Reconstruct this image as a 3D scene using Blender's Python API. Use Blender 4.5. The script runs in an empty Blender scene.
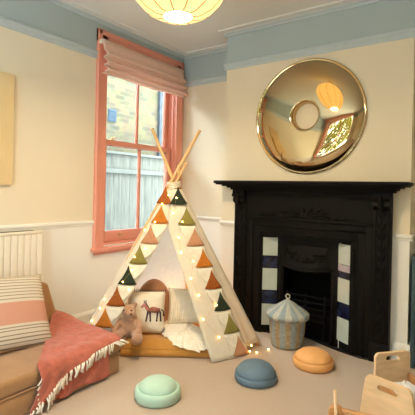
import bpy, bmesh, math, random
from mathutils import Vector, Matrix, noise
random.seed(7)
PI = math.pi
SC = bpy.context.scene
COL = SC.collection
V = Vector

# ------------------------------------------------------------------ materials
def nmat(name):
    m = bpy.data.materials.new(name); m.use_nodes = True
    nt = m.node_tree; nt.nodes.clear()
    out = nt.nodes.new('ShaderNodeOutputMaterial')
    return m, nt, out
def mat(name, col, rough=.6, metal=0, var=.06, scale=12, bump=0, bscale=60, spec=.4, sheen=0, trans=0, coat=0, stretch=None):
    m, nt, out = nmat(name)
    p = nt.nodes.new('ShaderNodeBsdfPrincipled')
    p.inputs['Roughness'].default_value = rough; p.inputs['Metallic'].default_value = metal
    p.inputs['Specular IOR Level'].default_value = spec
    p.inputs['Coat Weight'].default_value = coat
    if sheen:
        p.inputs['Sheen Weight'].default_value = sheen
    tc = nt.nodes.new('ShaderNodeTexCoord')
    vec = tc.outputs['Object']
    if stretch:
        mp = nt.nodes.new('ShaderNodeMapping'); mp.inputs['Scale'].default_value = stretch
        nt.links.new(vec, mp.inputs['Vector']); vec = mp.outputs['Vector']
    n = nt.nodes.new('ShaderNodeTexNoise'); n.inputs['Scale'].default_value = scale; n.inputs['Detail'].default_value = 4
    nt.links.new(vec, n.inputs['Vector'])
    r = nt.nodes.new('ShaderNodeValToRGB')
    r.color_ramp.elements[0].position = .3; r.color_ramp.elements[1].position = .7
    r.color_ramp.elements[0].color = [max(0, c*(1-var)) for c in col[:3]]+[1]
    r.color_ramp.elements[1].color = [min(1, c*(1+var)) for c in col[:3]]+[1]
    nt.links.new(n.outputs['Fac'], r.inputs['Fac']); nt.links.new(r.outputs['Color'], p.inputs['Base Color'])
    if bump:
        n2 = nt.nodes.new('ShaderNodeTexNoise'); n2.inputs['Scale'].default_value = bscale; n2.inputs['Detail'].default_value = 3
        nt.links.new(vec, n2.inputs['Vector'])
        b = nt.nodes.new('ShaderNodeBump'); b.inputs['Strength'].default_value = bump; b.inputs['Distance'].default_value = .01
        nt.links.new(n2.outputs['Fac'], b.inputs['Height']); nt.links.new(b.outputs['Normal'], p.inputs['Normal'])
    if trans:
        t = nt.nodes.new('ShaderNodeBsdfTranslucent'); nt.links.new(r.outputs['Color'], t.inputs['Color'])
        mx = nt.nodes.new('ShaderNodeMixShader'); mx.inputs['Fac'].default_value = trans
        nt.links.new(p.outputs[0], mx.inputs[1]); nt.links.new(t.outputs[0], mx.inputs[2])
        nt.links.new(mx.outputs[0], out.inputs['Surface'])
    else:
        nt.links.new(p.outputs[0], out.inputs['Surface'])
    return m
def emit(name, col, s):
    m, nt, out = nmat(name); e = nt.nodes.new('ShaderNodeEmission')
    e.inputs['Color'].default_value = (*col, 1); e.inputs['Strength'].default_value = s
    nt.links.new(e.outputs[0], out.inputs['Surface']); return m
def stripes(name, axis, bands, default, bump=.15):
    """bands across a Generated axis, constant ramp"""
    m, nt, out = nmat(name)
    p = nt.nodes.new('ShaderNodeBsdfPrincipled'); p.inputs['Roughness'].default_value = .9; p.inputs['Specular IOR Level'].default_value = .15
    tc = nt.nodes.new('ShaderNodeTexCoord'); sp = nt.nodes.new('ShaderNodeSeparateXYZ')
    nt.links.new(tc.outputs['Generated'], sp.inputs[0])
    r = nt.nodes.new('ShaderNodeValToRGB'); r.color_ramp.interpolation = 'CONSTANT'
    els = r.color_ramp.elements
    els[0].position = 0; els[0].color = (*default, 1)
    els.remove(els[1])
    for a, b, c in bands:
        e = els.new(a); e.color = (*c, 1)
        e = els.new(b); e.color = (*default, 1)
    nt.links.new(sp.outputs[axis], r.inputs['Fac']); nt.links.new(r.outputs['Color'], p.inputs['Base Color'])
    n2 = nt.nodes.new('ShaderNodeTexNoise'); n2.inputs['Scale'].default_value = 90
    nt.links.new(tc.outputs['Object'], n2.inputs['Vector'])
    b = nt.nodes.new('ShaderNodeBump'); b.inputs['Strength'].default_value = bump; b.inputs['Distance'].default_value = .01
    nt.links.new(n2.outputs['Fac'], b.inputs['Height']); nt.links.new(b.outputs['Normal'], p.inputs['Normal'])
    nt.links.new(p.outputs[0], out.inputs['Surface'])
    return m

M = {}
M['cream'] = mat('cream wall paint', (.79, .69, .52), .85, var=.012, scale=3, bump=.04, bscale=140, spec=.2)
M['white'] = mat('off white dado paint', (.84, .81, .74), .7, var=.012, scale=3, bump=.03, bscale=140, spec=.25)
M['frieze'] = mat('blue grey paint', (.40, .47, .475), .7, var=.02, scale=3, spec=.25)
M['ceil'] = mat('ceiling paint', (.71, .73, .70), .9, var=.01, scale=2, spec=.1)
M['carpet'] = mat('beige carpet', (.52, .412, .322), .97, var=.10, scale=160, bump=.5, bscale=260, spec=.05)
M['salmon'] = mat('salmon pink gloss', (.76, .30, .205), .35, var=.03, scale=6, spec=.5)
M['iron'] = mat('black cast iron', (.006, .0045, .0036), .55, metal=0, var=.3, scale=25, bump=.12, bscale=50, spec=.12)
M['soot'] = mat('soot black', (.006, .0055, .005), .9, var=.3, scale=20, spec=.1)
M['hearth'] = mat('black hearth slate', (.012, .012, .012), .5, var=.2, scale=12)
M['tile_w'] = mat('pale glazed tile', (.47, .52, .47), .15, var=.04, scale=9, spec=.5)
M['brass'] = mat('brass', (.75, .55, .22), .3, metal=1, var=.03)
M['canvas'] = mat('natural cotton canvas', (.92, .89, .82), .9, var=.03, scale=25, bump=.18, bscale=30, spec=.1, trans=.68)
M['canvas2'] = mat('tent door canvas', (.86, .80, .68), .9, var=.03, scale=25, bump=.18, bscale=30, spec=.1, trans=.3)
M['pole'] = mat('pine pole', (.66, .42, .20), .6, var=.15, scale=8, stretch=(6, 6, .6), spec=.3)
M['rope'] = mat('cotton rope', (.80, .72, .58), .9, var=.1, scale=60)
M['must'] = mat('mustard cotton', (.50, .235, .05), .85, var=.08, scale=14, bump=.35, bscale=18, spec=.15, sheen=.2)
M['tan'] = mat('tan velvet', (.385, .205, .085), .8, var=.12, scale=7, bump=.15, bscale=14, spec=.2, sheen=.35)
M['coral'] = mat('coral wool', (.47, .135, .088), .95, var=.14, scale=30, bump=.4, bscale=90, spec=.08, sheen=.25)
M['fringe'] = mat('cream fringe', (.83, .75, .62), .9, var=.05, scale=30)
M['rust'] = mat('rust cotton', (.43, .20, .10), .9, var=.08, scale=14, bump=.25, bscale=22, sheen=.2)
M['plush'] = mat('tan plush', (.48, .265, .155), .95, var=.08, scale=40, bump=.6, bscale=170, spec=.05, sheen=.5)
M['ecru'] = mat('ecru linen', (.80, .70, .55), .92, var=.04, scale=40, bump=.25, bscale=120)
M['dark_thread'] = mat('dark thread', (.045, .03, .03), .8, var=.2)
M['brown_thread'] = mat('brown thread', (.28, .10, .06), .8, var=.3, scale=90)
M['pink_thread'] = mat('dusty pink thread', (.50, .20, .17), .8, var=.2, scale=90)
M['black'] = mat('glossy black bead', (.01, .01, .01), .15)
M['fleece'] = mat('cream sheepskin', (.86, .79, .66), 1, var=.06, scale=40, bump=1, bscale=75, spec=.03, sheen=.5)
M['fleece_w'] = mat('white fleece', (.86, .86, .86), 1, var=.04, scale=40, bump=1, bscale=120, spec=.03, sheen=.5)
M['mint'] = mat('mint foam', (.44, .62, .50), .55, var=.03, scale=20, spec=.35)
M['slate'] = mat('slate blue foam', (.125, .19, .255), .55, var=.03, scale=20, spec=.35)
M['orange'] = mat('apricot foam', (.78, .39, .135), .55, var=.03, scale=20, spec=.35)
M['rattan'] = mat('natural rattan', (.36, .265, .15), .7, var=.25, scale=60, bump=.5, bscale=120)
M['rattan_b'] = mat('grey blue rattan', (.27, .315, .315), .7, var=.15, scale=60, bump=.5, bscale=120)
M['rattan_w'] = mat('cream rattan', (.45, .43, .36), .7, var=.12, scale=60, bump=.5, bscale=120)
M['ply'] = mat('birch plywood', (.78, .54, .31), .45, var=.10, scale=5, stretch=(2, 2, 9), spec=.4)
M['ply_d'] = mat('oiled beech', (.55, .275, .10), .4, var=.12, scale=6, stretch=(9, 2, 2), spec=.4)
M['radw'] = mat('radiator enamel', (.80, .73, .60), .4, var=.01, spec=.4)
M['dark'] = mat('radiator slot', (.10, .09, .07), .8)
M['ochre'] = mat('ochre canvas', (.76, .58, .31), .9, var=.03, scale=8, bump=.15, bscale=150)
M['teal'] = mat('dark teal paint', (.045, .085, .105), .5, var=.05)
M['greyb'] = mat('grey blue cloth', (.30, .36, .38), .8, var=.05)
FL = {'green': (.035, .048, .03), 'olive': (.27, .23, .06), 'peach': (.56, .28, .155), 'orange': (.56, .19, .03), 'rust': (.36, .105, .025), 'cream': (.86, .79, .65)}
for k, c in FL.items(): M['flag_'+k] = mat(k+' felt', c, .92, var=.08, scale=30, bump=.2, bscale=120, spec=.08, trans=.1)
M['bulb'] = emit('warm fairy light', (1, .56, .16), 14)
M['bulb2'] = emit('warm fairy light cluster', (1, .50, .16), 75)
M['wire'] = mat('copper wire', (.62, .42, .20), .4, metal=.8)
M['brick'] = None
# blind fabric: fine woven ribs running down
def blind_mat():
    m, nt, out = nmat('woven blind')
    p = nt.nodes.new('ShaderNodeBsdfPrincipled'); p.inputs['Roughness'].default_value = .9; p.inputs['Specular IOR Level'].default_value = .1
    tc = nt.nodes.new('ShaderNodeTexCoord'); w = nt.nodes.new('ShaderNodeTexWave'); w.bands_direction = 'Y'
    w.inputs['Scale'].default_value = 22; w.inputs['Distortion'].default_value = 6; w.inputs['Detail'].default_value = 3; w.inputs['Detail Scale'].default_value = 8
    nt.links.new(tc.outputs['Object'], w.inputs['Vector'])
    r = nt.nodes.new('ShaderNodeValToRGB')
    r.color_ramp.elements[0].color = (.84, .50, .38, 1); r.color_ramp.elements[1].color = (.96, .83, .72, 1)
    nt.links.new(w.outputs['Fac'], r.inputs['Fac']); nt.links.new(r.outputs[0], p.inputs['Base Color'])
    t = nt.nodes.new('ShaderNodeBsdfTranslucent'); nt.links.new(r.outputs[0], t.inputs['Color'])
    mx = nt.nodes.new('ShaderNodeMixShader'); mx.inputs['Fac'].default_value = .28
    nt.links.new(p.outputs[0], mx.inputs[1]); nt.links.new(t.outputs[0], mx.inputs[2]); nt.links.new(mx.outputs[0], out.inputs['Surface'])
    return m
M['blind'] = blind_mat()
def brick_mat():
    m, nt, out = nmat('pale stock brick')
    p = nt.nodes.new('ShaderNodeBsdfPrincipled'); p.inputs['Roughness'].default_value = .95; p.inputs['Specular IOR Level'].default_value = .1
    tc = nt.nodes.new('ShaderNodeTexCoord'); mp = nt.nodes.new('ShaderNodeMapping'); mp.inputs['Rotation'].default_value = (PI/2, 0, PI/2)
    sp = nt.nodes.new('ShaderNodeSeparateXYZ'); cb = nt.nodes.new('ShaderNodeCombineXYZ')
    nt.links.new(tc.outputs['Object'], sp.inputs[0]); nt.links.new(sp.outputs[1], cb.inputs[0]); nt.links.new(sp.outputs[2], cb.inputs[1])
    b = nt.nodes.new('ShaderNodeTexBrick'); nt.links.new(cb.outputs[0], b.inputs['Vector'])
    b.inputs['Scale'].default_value = 1; b.inputs['Brick Width'].default_value = .19; b.inputs['Row Height'].default_value = .066; b.inputs['Mortar Size'].default_value = .008
    b.inputs['Color1'].default_value = (.125, .098, .050, 1); b.inputs['Color2'].default_value = (.070, .062, .040, 1); b.inputs['Mortar'].default_value = (.105, .088, .058, 1)
    n = nt.nodes.new('ShaderNodeTexNoise'); n.inputs['Scale'].default_value = 7; nt.links.new(tc.outputs['Object'], n.inputs['Vector'])
    mx = nt.nodes.new('ShaderNodeMixRGB'); mx.blend_type = 'MULTIPLY'; mx.inputs[0].default_value = .35
    nt.links.new(b.outputs['Color'], mx.inputs[1]); nt.links.new(n.outputs['Color'], mx.inputs[2])
    nt.links.new(mx.outputs[0], p.inputs['Base Color']); nt.links.new(p.outputs[0], out.inputs['Surface'])
    return m
M['brick'] = brick_mat()
M['brick_g'] = mat('grey stone quoin', (.036, .042, .045), .95, var=.35, scale=9)
M['fence'] = mat('weathered fence boards', (.062, .058, .043), .9, var=.35, scale=5, stretch=(8, 8, .8), bump=.2, bscale=30)
M['fence_l'] = mat('pale fence rail', (.068, .066, .052), .9, var=.1, scale=5)
M['vent'] = mat('blue grey vent', (.022, .038, .052), .8)
M['paving'] = mat('grey paving', (.11, .115, .115), .9, var=.1, scale=3)
M['leaf'] = mat('garden leaves', (.22, .20, .02), .7, var=.4, scale=5)
M['bark'] = mat('bark', (.12, .08, .05), .9, var=.3)
M['book_a'] = mat('grey book cloth', (.45, .47, .47), .8); M['book_b'] = mat('navy book cloth', (.05, .08, .13), .7)
def glass_mat():
    m, nt, out = nmat('window glass')
    t = nt.nodes.new('ShaderNodeBsdfTransparent'); t.inputs['Color'].default_value = (.96, .98, .98, 1)
    g = nt.nodes.new('ShaderNodeBsdfGlossy'); g.inputs['Roughness'].default_value = .01
    lw = nt.nodes.new('ShaderNodeLayerWeight'); lw.inputs['Blend'].default_value = .08
    mx = nt.nodes.new('ShaderNodeMixShader'); nt.links.new(lw.outputs['Fresnel'], mx.inputs['Fac'])
    nt.links.new(t.outputs[0], mx.inputs[1]); nt.links.new(g.outputs[0], mx.inputs[2]); nt.links.new(mx.outputs[0], out.inputs['Surface'])
    return m
M['glass'] = glass_mat()
def mirror_mat():
    m, nt, out = nmat('bronze tinted mirror')
    p = nt.nodes.new('ShaderNodeBsdfPrincipled'); p.inputs['Metallic'].default_value = 1; p.inputs['Roughness'].default_value = .035
    p.inputs['Base Color'].default_value = (.56, .41, .225, 1)
    nt.links.new(p.outputs[0], out.inputs['Surface']); return m
M['mirror'] = mirror_mat()
def shade_mat():
    m, nt, out = nmat('lit paper shade')
    d = nt.nodes.new('ShaderNodeBsdfTranslucent'); d.inputs['Color'].default_value = (.8, .68, .45, 1)
    t = nt.nodes.new('ShaderNodeBsdfTransparent'); t.inputs['Color'].default_value = (1, .9, .7, 1)
    e = nt.nodes.new('ShaderNodeEmission'); e.inputs['Color'].default_value = (1, .71, .29, 1); e.inputs['Strength'].default_value = .62
    m1 = nt.nodes.new('ShaderNodeMixShader'); m1.inputs['Fac'].default_value = .05
    nt.links.new(d.outputs[0], m1.inputs[1]); nt.links.new(t.outputs[0], m1.inputs[2])
    ad = nt.nodes.new('ShaderNodeAddShader'); nt.links.new(m1.outputs[0], ad.inputs[0]); nt.links.new(e.outputs[0], ad.inputs[1])
    nt.links.new(ad.outputs[0], out.inputs['Surface']); return m
M['shade'] = shade_mat()
M['rib'] = mat('shade rib', (.42, .24, .07), .7)
M['lampglow'] = emit('lit lamp diffuser', (1, .78, .49), 400)
def tile_blue():
    m, nt, out = nmat('cobalt glazed tile')
    p = nt.nodes.new('ShaderNodeBsdfPrincipled'); p.inputs['Roughness'].default_value = .12
    tc = nt.nodes.new('ShaderNodeTexCoord'); n = nt.nodes.new('ShaderNodeTexNoise'); n.inputs['Scale'].default_value = 22; n.inputs['Detail'].default_value = 6
    nt.links.new(tc.outputs['Object'], n.inputs['Vector']); r = nt.nodes.new('ShaderNodeValToRGB')
    r.color_ramp.elements[0].position = .45; r.color_ramp.elements[0].color = (.004, .005, .022, 1)
    r.color_ramp.elements[1].position = .75; r.color_ramp.elements[1].color = (.022, .03, .08, 1)
    nt.links.new(n.outputs['Fac'], r.inputs['Fac']); nt.links.new(r.outputs[0], p.inputs['Base Color']); nt.links.new(p.outputs[0], out.inputs['Surface'])
    return m
M['tile_b'] = tile_blue()
M['tile_p'] = mat('mauve glazed tile', (.42, .36, .42), .12, var=.1, scale=14)

# ------------------------------------------------------------------ mesh helpers
ROOT = {}
def finish(o, name, parent=None, label=None, cat=None, group=None, kind=None):
    o.name = name; o.data.name = name if o.data else name
    if parent is not None:
        o.parent = parent
    for k, v in (('label', label), ('category', cat), ('group', group), ('kind', kind)):
        if v: o[k] = v
    return o
def world_of(o):
    m = Matrix.Identity(4)
    while o is not None:
        m = Matrix.LocRotScale(o.location, o.rotation_euler, o.scale) @ m; o = o.parent
    return m
class MB:
    def __init__(s): s.bm = bmesh.new(); s.mi = 0
    def _tag(s, faces, smooth):
        for f in faces: f.material_index = s.mi; f.smooth = smooth
    def poly(s, pts, smooth=False):
        f = s.bm.faces.new([s.bm.verts.new(p) for p in pts]); s._tag([f], smooth); return s
    def box(s, a, b, rot=None, bev=0):
        """a,b opposite corners"""
        a = V(a); b = V(b); c = (a+b)/2; d = (b-a)
        mt = Matrix.Translation(c) @ (rot.to_4x4() if rot else Matrix.Identity(4)) @ Matrix.Diagonal((abs(d.x), abs(d.y), abs(d.z), 1))
        t = bmesh.new(); bmesh.ops.create_cube(t, size=1, matrix=mt)
        if bev: bmesh.ops.bevel(t, geom=t.edges[:], offset=bev, segments=2, profile=.6, affect='EDGES')
        s.merge(t, bev > 0); return s
    def merge(s, t, smooth=False, mt=None):
        mp = {}
        for v in t.verts: mp[v] = s.bm.verts.new(mt @ v.co if mt else v.co)
        for f in t.faces:
            try:
                nf = s.bm.faces.new([mp[v] for v in f.verts]); nf.material_index = s.mi; nf.smooth = smooth
            except ValueError: pass
        t.free()
    def grid(s, fn, nu, nv, smooth=True, closeu=False, closev=False):
        vs = [[s.bm.verts.new(fn(i/(nu if closeu else nu-1) if nu > 1 else 0, j/(nv if closev else nv-1))) for j in range(nv)] for i in range(nu)]
        for i in range(nu if closeu else nu-1):
            for j in range(nv if closev else nv-1):
                q = [vs[i][j], vs[(i+1) % nu][j], vs[(i+1) % nu][(j+1) % nv], vs[i][(j+1) % nv]]
                f = s.bm.faces.new(q); f.material_index = s.mi; f.smooth = smooth
        return s
    def lathe(s, prof, n=40, c=(0, 0, 0), fr=None, smooth=True, cap=True, axis=None):
        """prof (r,z); fr(theta,r,z)->r modifies"""
        c = V(c); ax = axis or Matrix.Identity(3)
        rings = []
        for r, z in prof:
            ring = []
            for k in range(n):
                th = 2*PI*k/n; rr, zz = (r, z) if fr is None else fr(th, r, z)
                ring.append(s.bm.verts.new(c + ax @ V((rr*math.cos(th), rr*math.sin(th), zz))))
            rings.append(ring)
        for a, b in zip(rings, rings[1:]):
            for k in range(n):
                f = s.bm.faces.new([a[k], a[(k+1) % n], b[(k+1) % n], b[k]]); f.material_index = s.mi; f.smooth = smooth
        if cap:
            for ring, rev in ((rings[0], True), (rings[-1], False)):
                f = s.bm.faces.new(ring[::-1] if rev else ring); f.material_index = s.mi; f.smooth = False
        return s
    def tube(s, pts, r, n=8, smooth=True, closed=False):
        pts = [V(p) for p in pts]; m = len(pts)
        rs = r if isinstance(r, (list, tuple)) else [r]*m
        up = V((0, 0, 1)); rings = []
        prev = None
        for i, p in enumerate(pts):
            if closed: t = pts[(i+1) % m]-pts[i-1]
            else: t = pts[min(i+1, m-1)]-pts[max(i-1, 0)]
            if t.length < 1e-9: t = V((0, 0, 1))
            t.normalize()
            if prev is None:
                a = t.cross(up)
                if a.length < .05: a = t.cross(V((1, 0, 0)))
            else: a = prev - t*prev.dot(t)
            if a.length < 1e-6: a = t.orthogonal()
            a.normalize(); prev = a; b = t.cross(a)
            rings.append([s.bm.verts.new(p+rs[i]*(math.cos(2*PI*k/n)*a+math.sin(2*PI*k/n)*b)) for k in range(n)])
        seq = list(zip(rings, rings[1:])) + ([(rings[-1], rings[0])] if closed else [])
        for a, b in seq:
            for k in range(n):
                f = s.bm.faces.new([a[k], a[(k+1) % n], b[(k+1) % n], b[k]]); f.material_index = s.mi; f.smooth = smooth
        if not closed:
            for ring, rev in ((rings[0], True), (rings[-1], False)):
                f = s.bm.faces.new(ring[::-1] if rev else ring); f.material_index = s.mi
        return s
    def ball(s, c, r, seg=16, rings=10, rot=None, smooth=True):
        r = V((r, r, r)) if not hasattr(r, '__len__') else V(r)
        t = bmesh.new()
        bmesh.ops.create_uvsphere(t, u_segments=seg, v_segments=rings, radius=1, matrix=Matrix.Translation(V(c)) @ (rot.to_4x4() if rot else Matrix.Identity(4)) @ Matrix.Diagonal((*r, 1)))
        s.merge(t, smooth); return s
    def prism(s, pts2, h0, h1, fn, smooth=False):
        """polygon pts2 (a,b) extruded from h0 to h1; fn(a,b,h)->xyz"""
        A = [s.bm.verts.new(fn(a, b, h0)) for a, b in pts2]; B = [s.bm.verts.new(fn(a, b, h1)) for a, b in pts2]
        n = len(pts2)
        fs = [s.bm.faces.new(A[::-1]), s.bm.faces.new(B)]
        for f in fs: f.material_index = s.mi
        for k in range(n):
            f = s.bm.faces.new([A[k], A[(k+1) % n], B[(k+1) % n], B[k]]); f.material_index = s.mi; f.smooth = smooth
        return s
    def build(s, name, mats, parent=None, local=False, bevel=0, sub=0, solid=0, angle=None, **kw):
        bm = s.bm
        if parent is not None and not local:
            bm.transform(world_of(parent).inverted())
        bmesh.ops.recalc_face_normals(bm, faces=bm.faces[:])
        me = bpy.data.meshes.new(name); bm.to_mesh(me); bm.free()
        for m in (mats if isinstance(mats, (list, tuple)) else [mats]): me.materials.append(m)
        o = bpy.data.objects.new(name, me); COL.objects.link(o)
        if solid:
            md = o.modifiers.new('solid', 'SOLIDIFY'); md.thickness = solid; md.offset = 0
        if bevel:
            md = o.modifiers.new('bevel', 'BEVEL'); md.width = bevel; md.segments = 2; md.limit_method = 'ANGLE'; md.angle_limit = .6
        if sub:
            md = o.modifiers.new('sub', 'SUBSURF'); md.levels = sub; md.render_levels = sub
        return finish(o, name, parent, **kw)
def empty(name, loc, rz=0, label=None, cat=None, group=None):
    o = bpy.data.objects.new(name, None); COL.objects.link(o); o.location = loc; o.rotation_euler = (0, 0, rz); o.empty_display_size = .1
    for k, v in (('label', label), ('category', cat), ('group', group)):
        if v: o[k] = v
    return o
def struct(mb, name, mats, **k): return mb.build(name, mats, kind='structure', **k)
def slab(outline, holes=None): return outline
def fill_with_holes(mb, outer, holes, h0, h1, fn):
    """plate with holes: outer and holes lists of (a,b); extruded h0..h1"""
    t = bmesh.new()
    edges = []
    for loop in [outer]+holes:
        vs = [t.verts.new((a, b, 0)) for a, b in loop]
        for i in range(len(vs)): edges.append(t.edges.new((vs[i], vs[(i+1) % len(vs)])))
    res = bmesh.ops.triangle_fill(t, use_beauty=True, edges=edges)
    faces = [f for f in t.faces]
    tri = [[(v.co.x, v.co.y) for v in f.verts] for f in faces]
    t.free()
    for h in (h0, h1):
        for q in tri:
            f = mb.bm.faces.new([mb.bm.verts.new(fn(a, b, h)) for a, b in q]); f.material_index = mb.mi
    for loop in [outer]+holes:
        n = len(loop)
        for i in range(n):
            a, b = loop[i]; c, d = loop[(i+1) % n]
            f = mb.bm.faces.new([mb.bm.verts.new(fn(*q)) for q in ((a, b, h0), (c, d, h0), (c, d, h1), (a, b, h1))]); f.material_index = mb.mi
    bmesh.ops.remove_doubles(mb.bm, verts=mb.bm.verts[:], dist=1e-5)
def rrect(x0, y0, x1, y1, r, n=5):
    P = []
    for cx, cy, a0 in ((x1-r, y1-r, 0), (x0+r, y1-r, PI/2), (x0+r, y0+r, PI), (x1-r, y0+r, 1.5*PI)):
        for k in range(n+1):
            a = a0+PI/2*k/n; P.append((cx+r*math.cos(a), cy+r*math.sin(a)))
    return P

# ------------------------------------------------------------------ room shell
XL, YB, YC, ZC = -2.707, 3.317, 3.02, 2.51
XR, YF = 1.75, -1.75
CX0, CX1 = -1.978, -.488          # chimney breast
ZD, ZR = .855, 2.235              # dado and picture-rail levels
ZONES = ((0, ZD, 0), (ZD, ZR, 1), (ZR, ZC+.1, 2))
WM = [M['white'], M['cream'], M['frieze']]
def zbox(mb, x0, y0, x1, y1, z0, z1):
    for a, b, i in ZONES:
        lo, hi = max(a, z0), min(b, z1)
        if hi-lo > 1e-4: mb.mi = i; mb.box((x0, y0, lo), (x1, y1, hi))
mb = MB(); mb.box((XL-.3, YF-.3, -.12), (XR+.3, YB+.3, 0)); struct(mb, 'floor', M['carpet'])
mb = MB(); mb.box((XL-.3, YF-.3, ZC), (XR+.3, YB+.3, ZC+.12)); struct(mb, 'ceiling', M['ceil'])
WY0, WY1, WZ0, WZ1 = 2.285, 3.205, .655, 2.36     # window opening
mb = MB(); xo = XL-.14
zbox(mb, xo, YF-.2, XL, WY0, 0, ZC+.05); zbox(mb, xo, WY1, XL, YB+.2, 0, ZC+.05)
zbox(mb, xo, WY0, XL, WY1, 0, WZ0); zbox(mb, xo, WY0, XL, WY1, WZ1, ZC+.05)
struct(mb, 'wall_left', WM)
mb = MB(); zbox(mb, XL-.24, YB, XR+.24, YB+.2, 0, ZC+.05); struct(mb, 'wall_back', WM)
mb = MB()
FX0, FX1, FZ1 = -1.47, -.95, .80
zbox(mb, CX0, YC, FX0, YB, 0, ZC+.05); zbox(mb, FX1, YC, CX1, YB, 0, ZC+.05); zbox(mb, FX0, YC, FX1, YB, FZ1, ZC+.05)
zbox(mb, CX0-.022, YC, CX0, YB, 0, 1.185)
struct(mb, 'wall_chimney', WM)
mb = MB(); zbox(mb, XR, YF-.2, XR+.2, YB+.2, 0, ZC+.05); struct(mb, 'wall_right', WM)
RWX0, RWX1, RWZ0, RWZ1 = -2.55, .1, .3, 2.40
mb = MB()
zbox(mb, XL-.2, YF-.2, RWX0, YF, 0, ZC+.05); zbox(mb, RWX1, YF-.2, XR+.2, YF, 0, ZC+.05)
zbox(mb, RWX0, YF-.2, RWX1, YF, 0, RWZ0); zbox(mb, RWX0, YF-.2, RWX1, YF, RWZ1, ZC+.05)
struct(mb, 'wall_front', WM)

def run(mb, path, prof):
    """sweep a moulding profile (out,z) along straight wall segments ((x0,y0),(x1,y1),(nx,ny))"""
    for (x0, y0), (x1, y1), (nx, ny) in path:
        A = [V((x0+nx*o, y0+ny*o, z)) for o, z in prof]; B = [V((x1+nx*o, y1+ny*o, z)) for o, z in prof]
        va = [mb.bm.verts.new(p) for p in A]; vb = [mb.bm.verts.new(p) for p in B]; n = len(prof)
        for k in range(n):
            f = mb.bm.faces.new([va[k], va[(k+1) % n], vb[(k+1) % n], vb[k]]); f.material_index = mb.mi
        for q in (va[::-1], vb):
            f = mb.bm.faces.new(q); f.material_index = mb.mi
segs = {'left_near': ((XL, YF), (XL, 2.184), (1, 0)), 'back': ((XL, YB), (CX0, YB), (0, -1)), 'chim': ((CX0-.018, YC), (CX1+.018, YC), (0, -1)),
        'chim_l': ((CX0, YB), (CX0, YC), (-1, 0)), 'chim_r': ((CX1, YC), (CX1, YB), (1, 0)), 'alc': ((CX1, YB), (XR, YB), (0, -1))}
M['rail'] = mat('pale blue grey gloss', (.48, .55, .56), .4, var=.02, spec=.4)
prail = [(-.001, 2.195), (.008, 2.195), (.012, 2.205), (.012, 2.225), (.024, 2.238), (.024, 2.25), (.014, 2.256), (-.001, 2.256)]
for i, (n, ks) in enumerate((('trim_1', ['left_near']), ('trim_2', ['back']), ('trim_3', ['chim', 'chim_l', 'chim_r', 'alc']))):
    mb = MB(); run(mb, [segs[k] for k in ks], prail); struct(mb, n, M['rail'])
drail = [(-.001, .83), (.007, .832), (.01, .845), (.018, .852), (.018, .866), (.008, .874), (-.001, .874)]
drail_segs = {'chim_a': ((CX0-.03, YC), (-1.83, YC), (0, -1)), 'chim_b': ((-.58, YC), (CX1+.018, YC), (0, -1))}
mb = MB(); run(mb, [segs['left_near']], drail); struct(mb, 'trim_4', M['white'])
mb = MB(); run(mb, [segs['back']], drail); struct(mb, 'trim_5', M['white'])
mb = MB(); run(mb, [drail_segs['chim_a'], drail_segs['chim_b'], segs['chim_r'], ((CX0-.022, YB), (CX0-.022, YC), (-1, 0))], drail); struct(mb, 'trim_6', M['white'])
bb = [(-.001, 0), (.018, 0), (.018, .115), (.012, .128), (.006, .138), (-.001, .14)]
mb = MB(); run(mb, [((XL, YF), (XL, YB), (1, 0))], bb); struct(mb, 'baseboard_left', M['white'])
mb = MB(); run(mb, [segs['back'], ((CX0-.022, YB), (CX0-.022, YC), (-1, 0)), ((CX0-.03, YC), (-1.83, YC), (0, -1)), ((-.58, YC), (CX1+.018, YC), (0, -1)), segs['chim_r'], segs['alc']], bb); struct(mb, 'baseboard_back', M['white'])
corn = [(-.001, ZC-.022), (.012, ZC-.022), (.016, ZC-.012), (.035, ZC-.006), (.04, ZC+.001), (-.001, ZC+.001)]
corn2 = [(.10, ZC-.004), (.104, ZC-.009), (.118, ZC-.009), (.124, ZC+.001), (.10, ZC+.001)]
allw = [((XL, YF), (XL, YB), (1, 0)), segs['back'], segs['chim'], segs['chim_r'], segs['chim_l'], segs['alc'], ((XR, YF), (XR, YB), (-1, 0)), ((XL, YF), (XR, YF), (0, 1))]
mb = MB(); run(mb, allw, corn); struct(mb, 'trim_7', M['rail'])
mb = MB(); run(mb, [((XL, YF), (XL, YB-.1), (1, 0)), ((XL+.1, YB), (CX0-.1, YB), (0, -1)), segs['chim'], segs['alc']], corn2); struct(mb, 'trim_8', M['ceil'])

# ------------------------------------------------------------------ sash window on the left wall
S = M['salmon']
mb = MB()
AP = [(-.001, 0), (.022, 0), (.022, .055), (.028, .062), (.028, .092), (.018, .1), (-.001, .1)]   # (out, across)
# architrave: left, right, top (mitre not needed at this size)
mb.prism([(XL+o, 2.184+.1-a) for o, a in AP], .645, 2.44, lambda a, b, h: (a, b, h))
mb.prism([(XL+o, 3.19+a) for o, a in AP], .645, 2.44, lambda a, b, h: (a, b, h))
mb.prism([(XL+o, 2.342+a) for o, a in AP], 2.184, 3.29, lambda a, b, h: (a, h, b))
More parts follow.
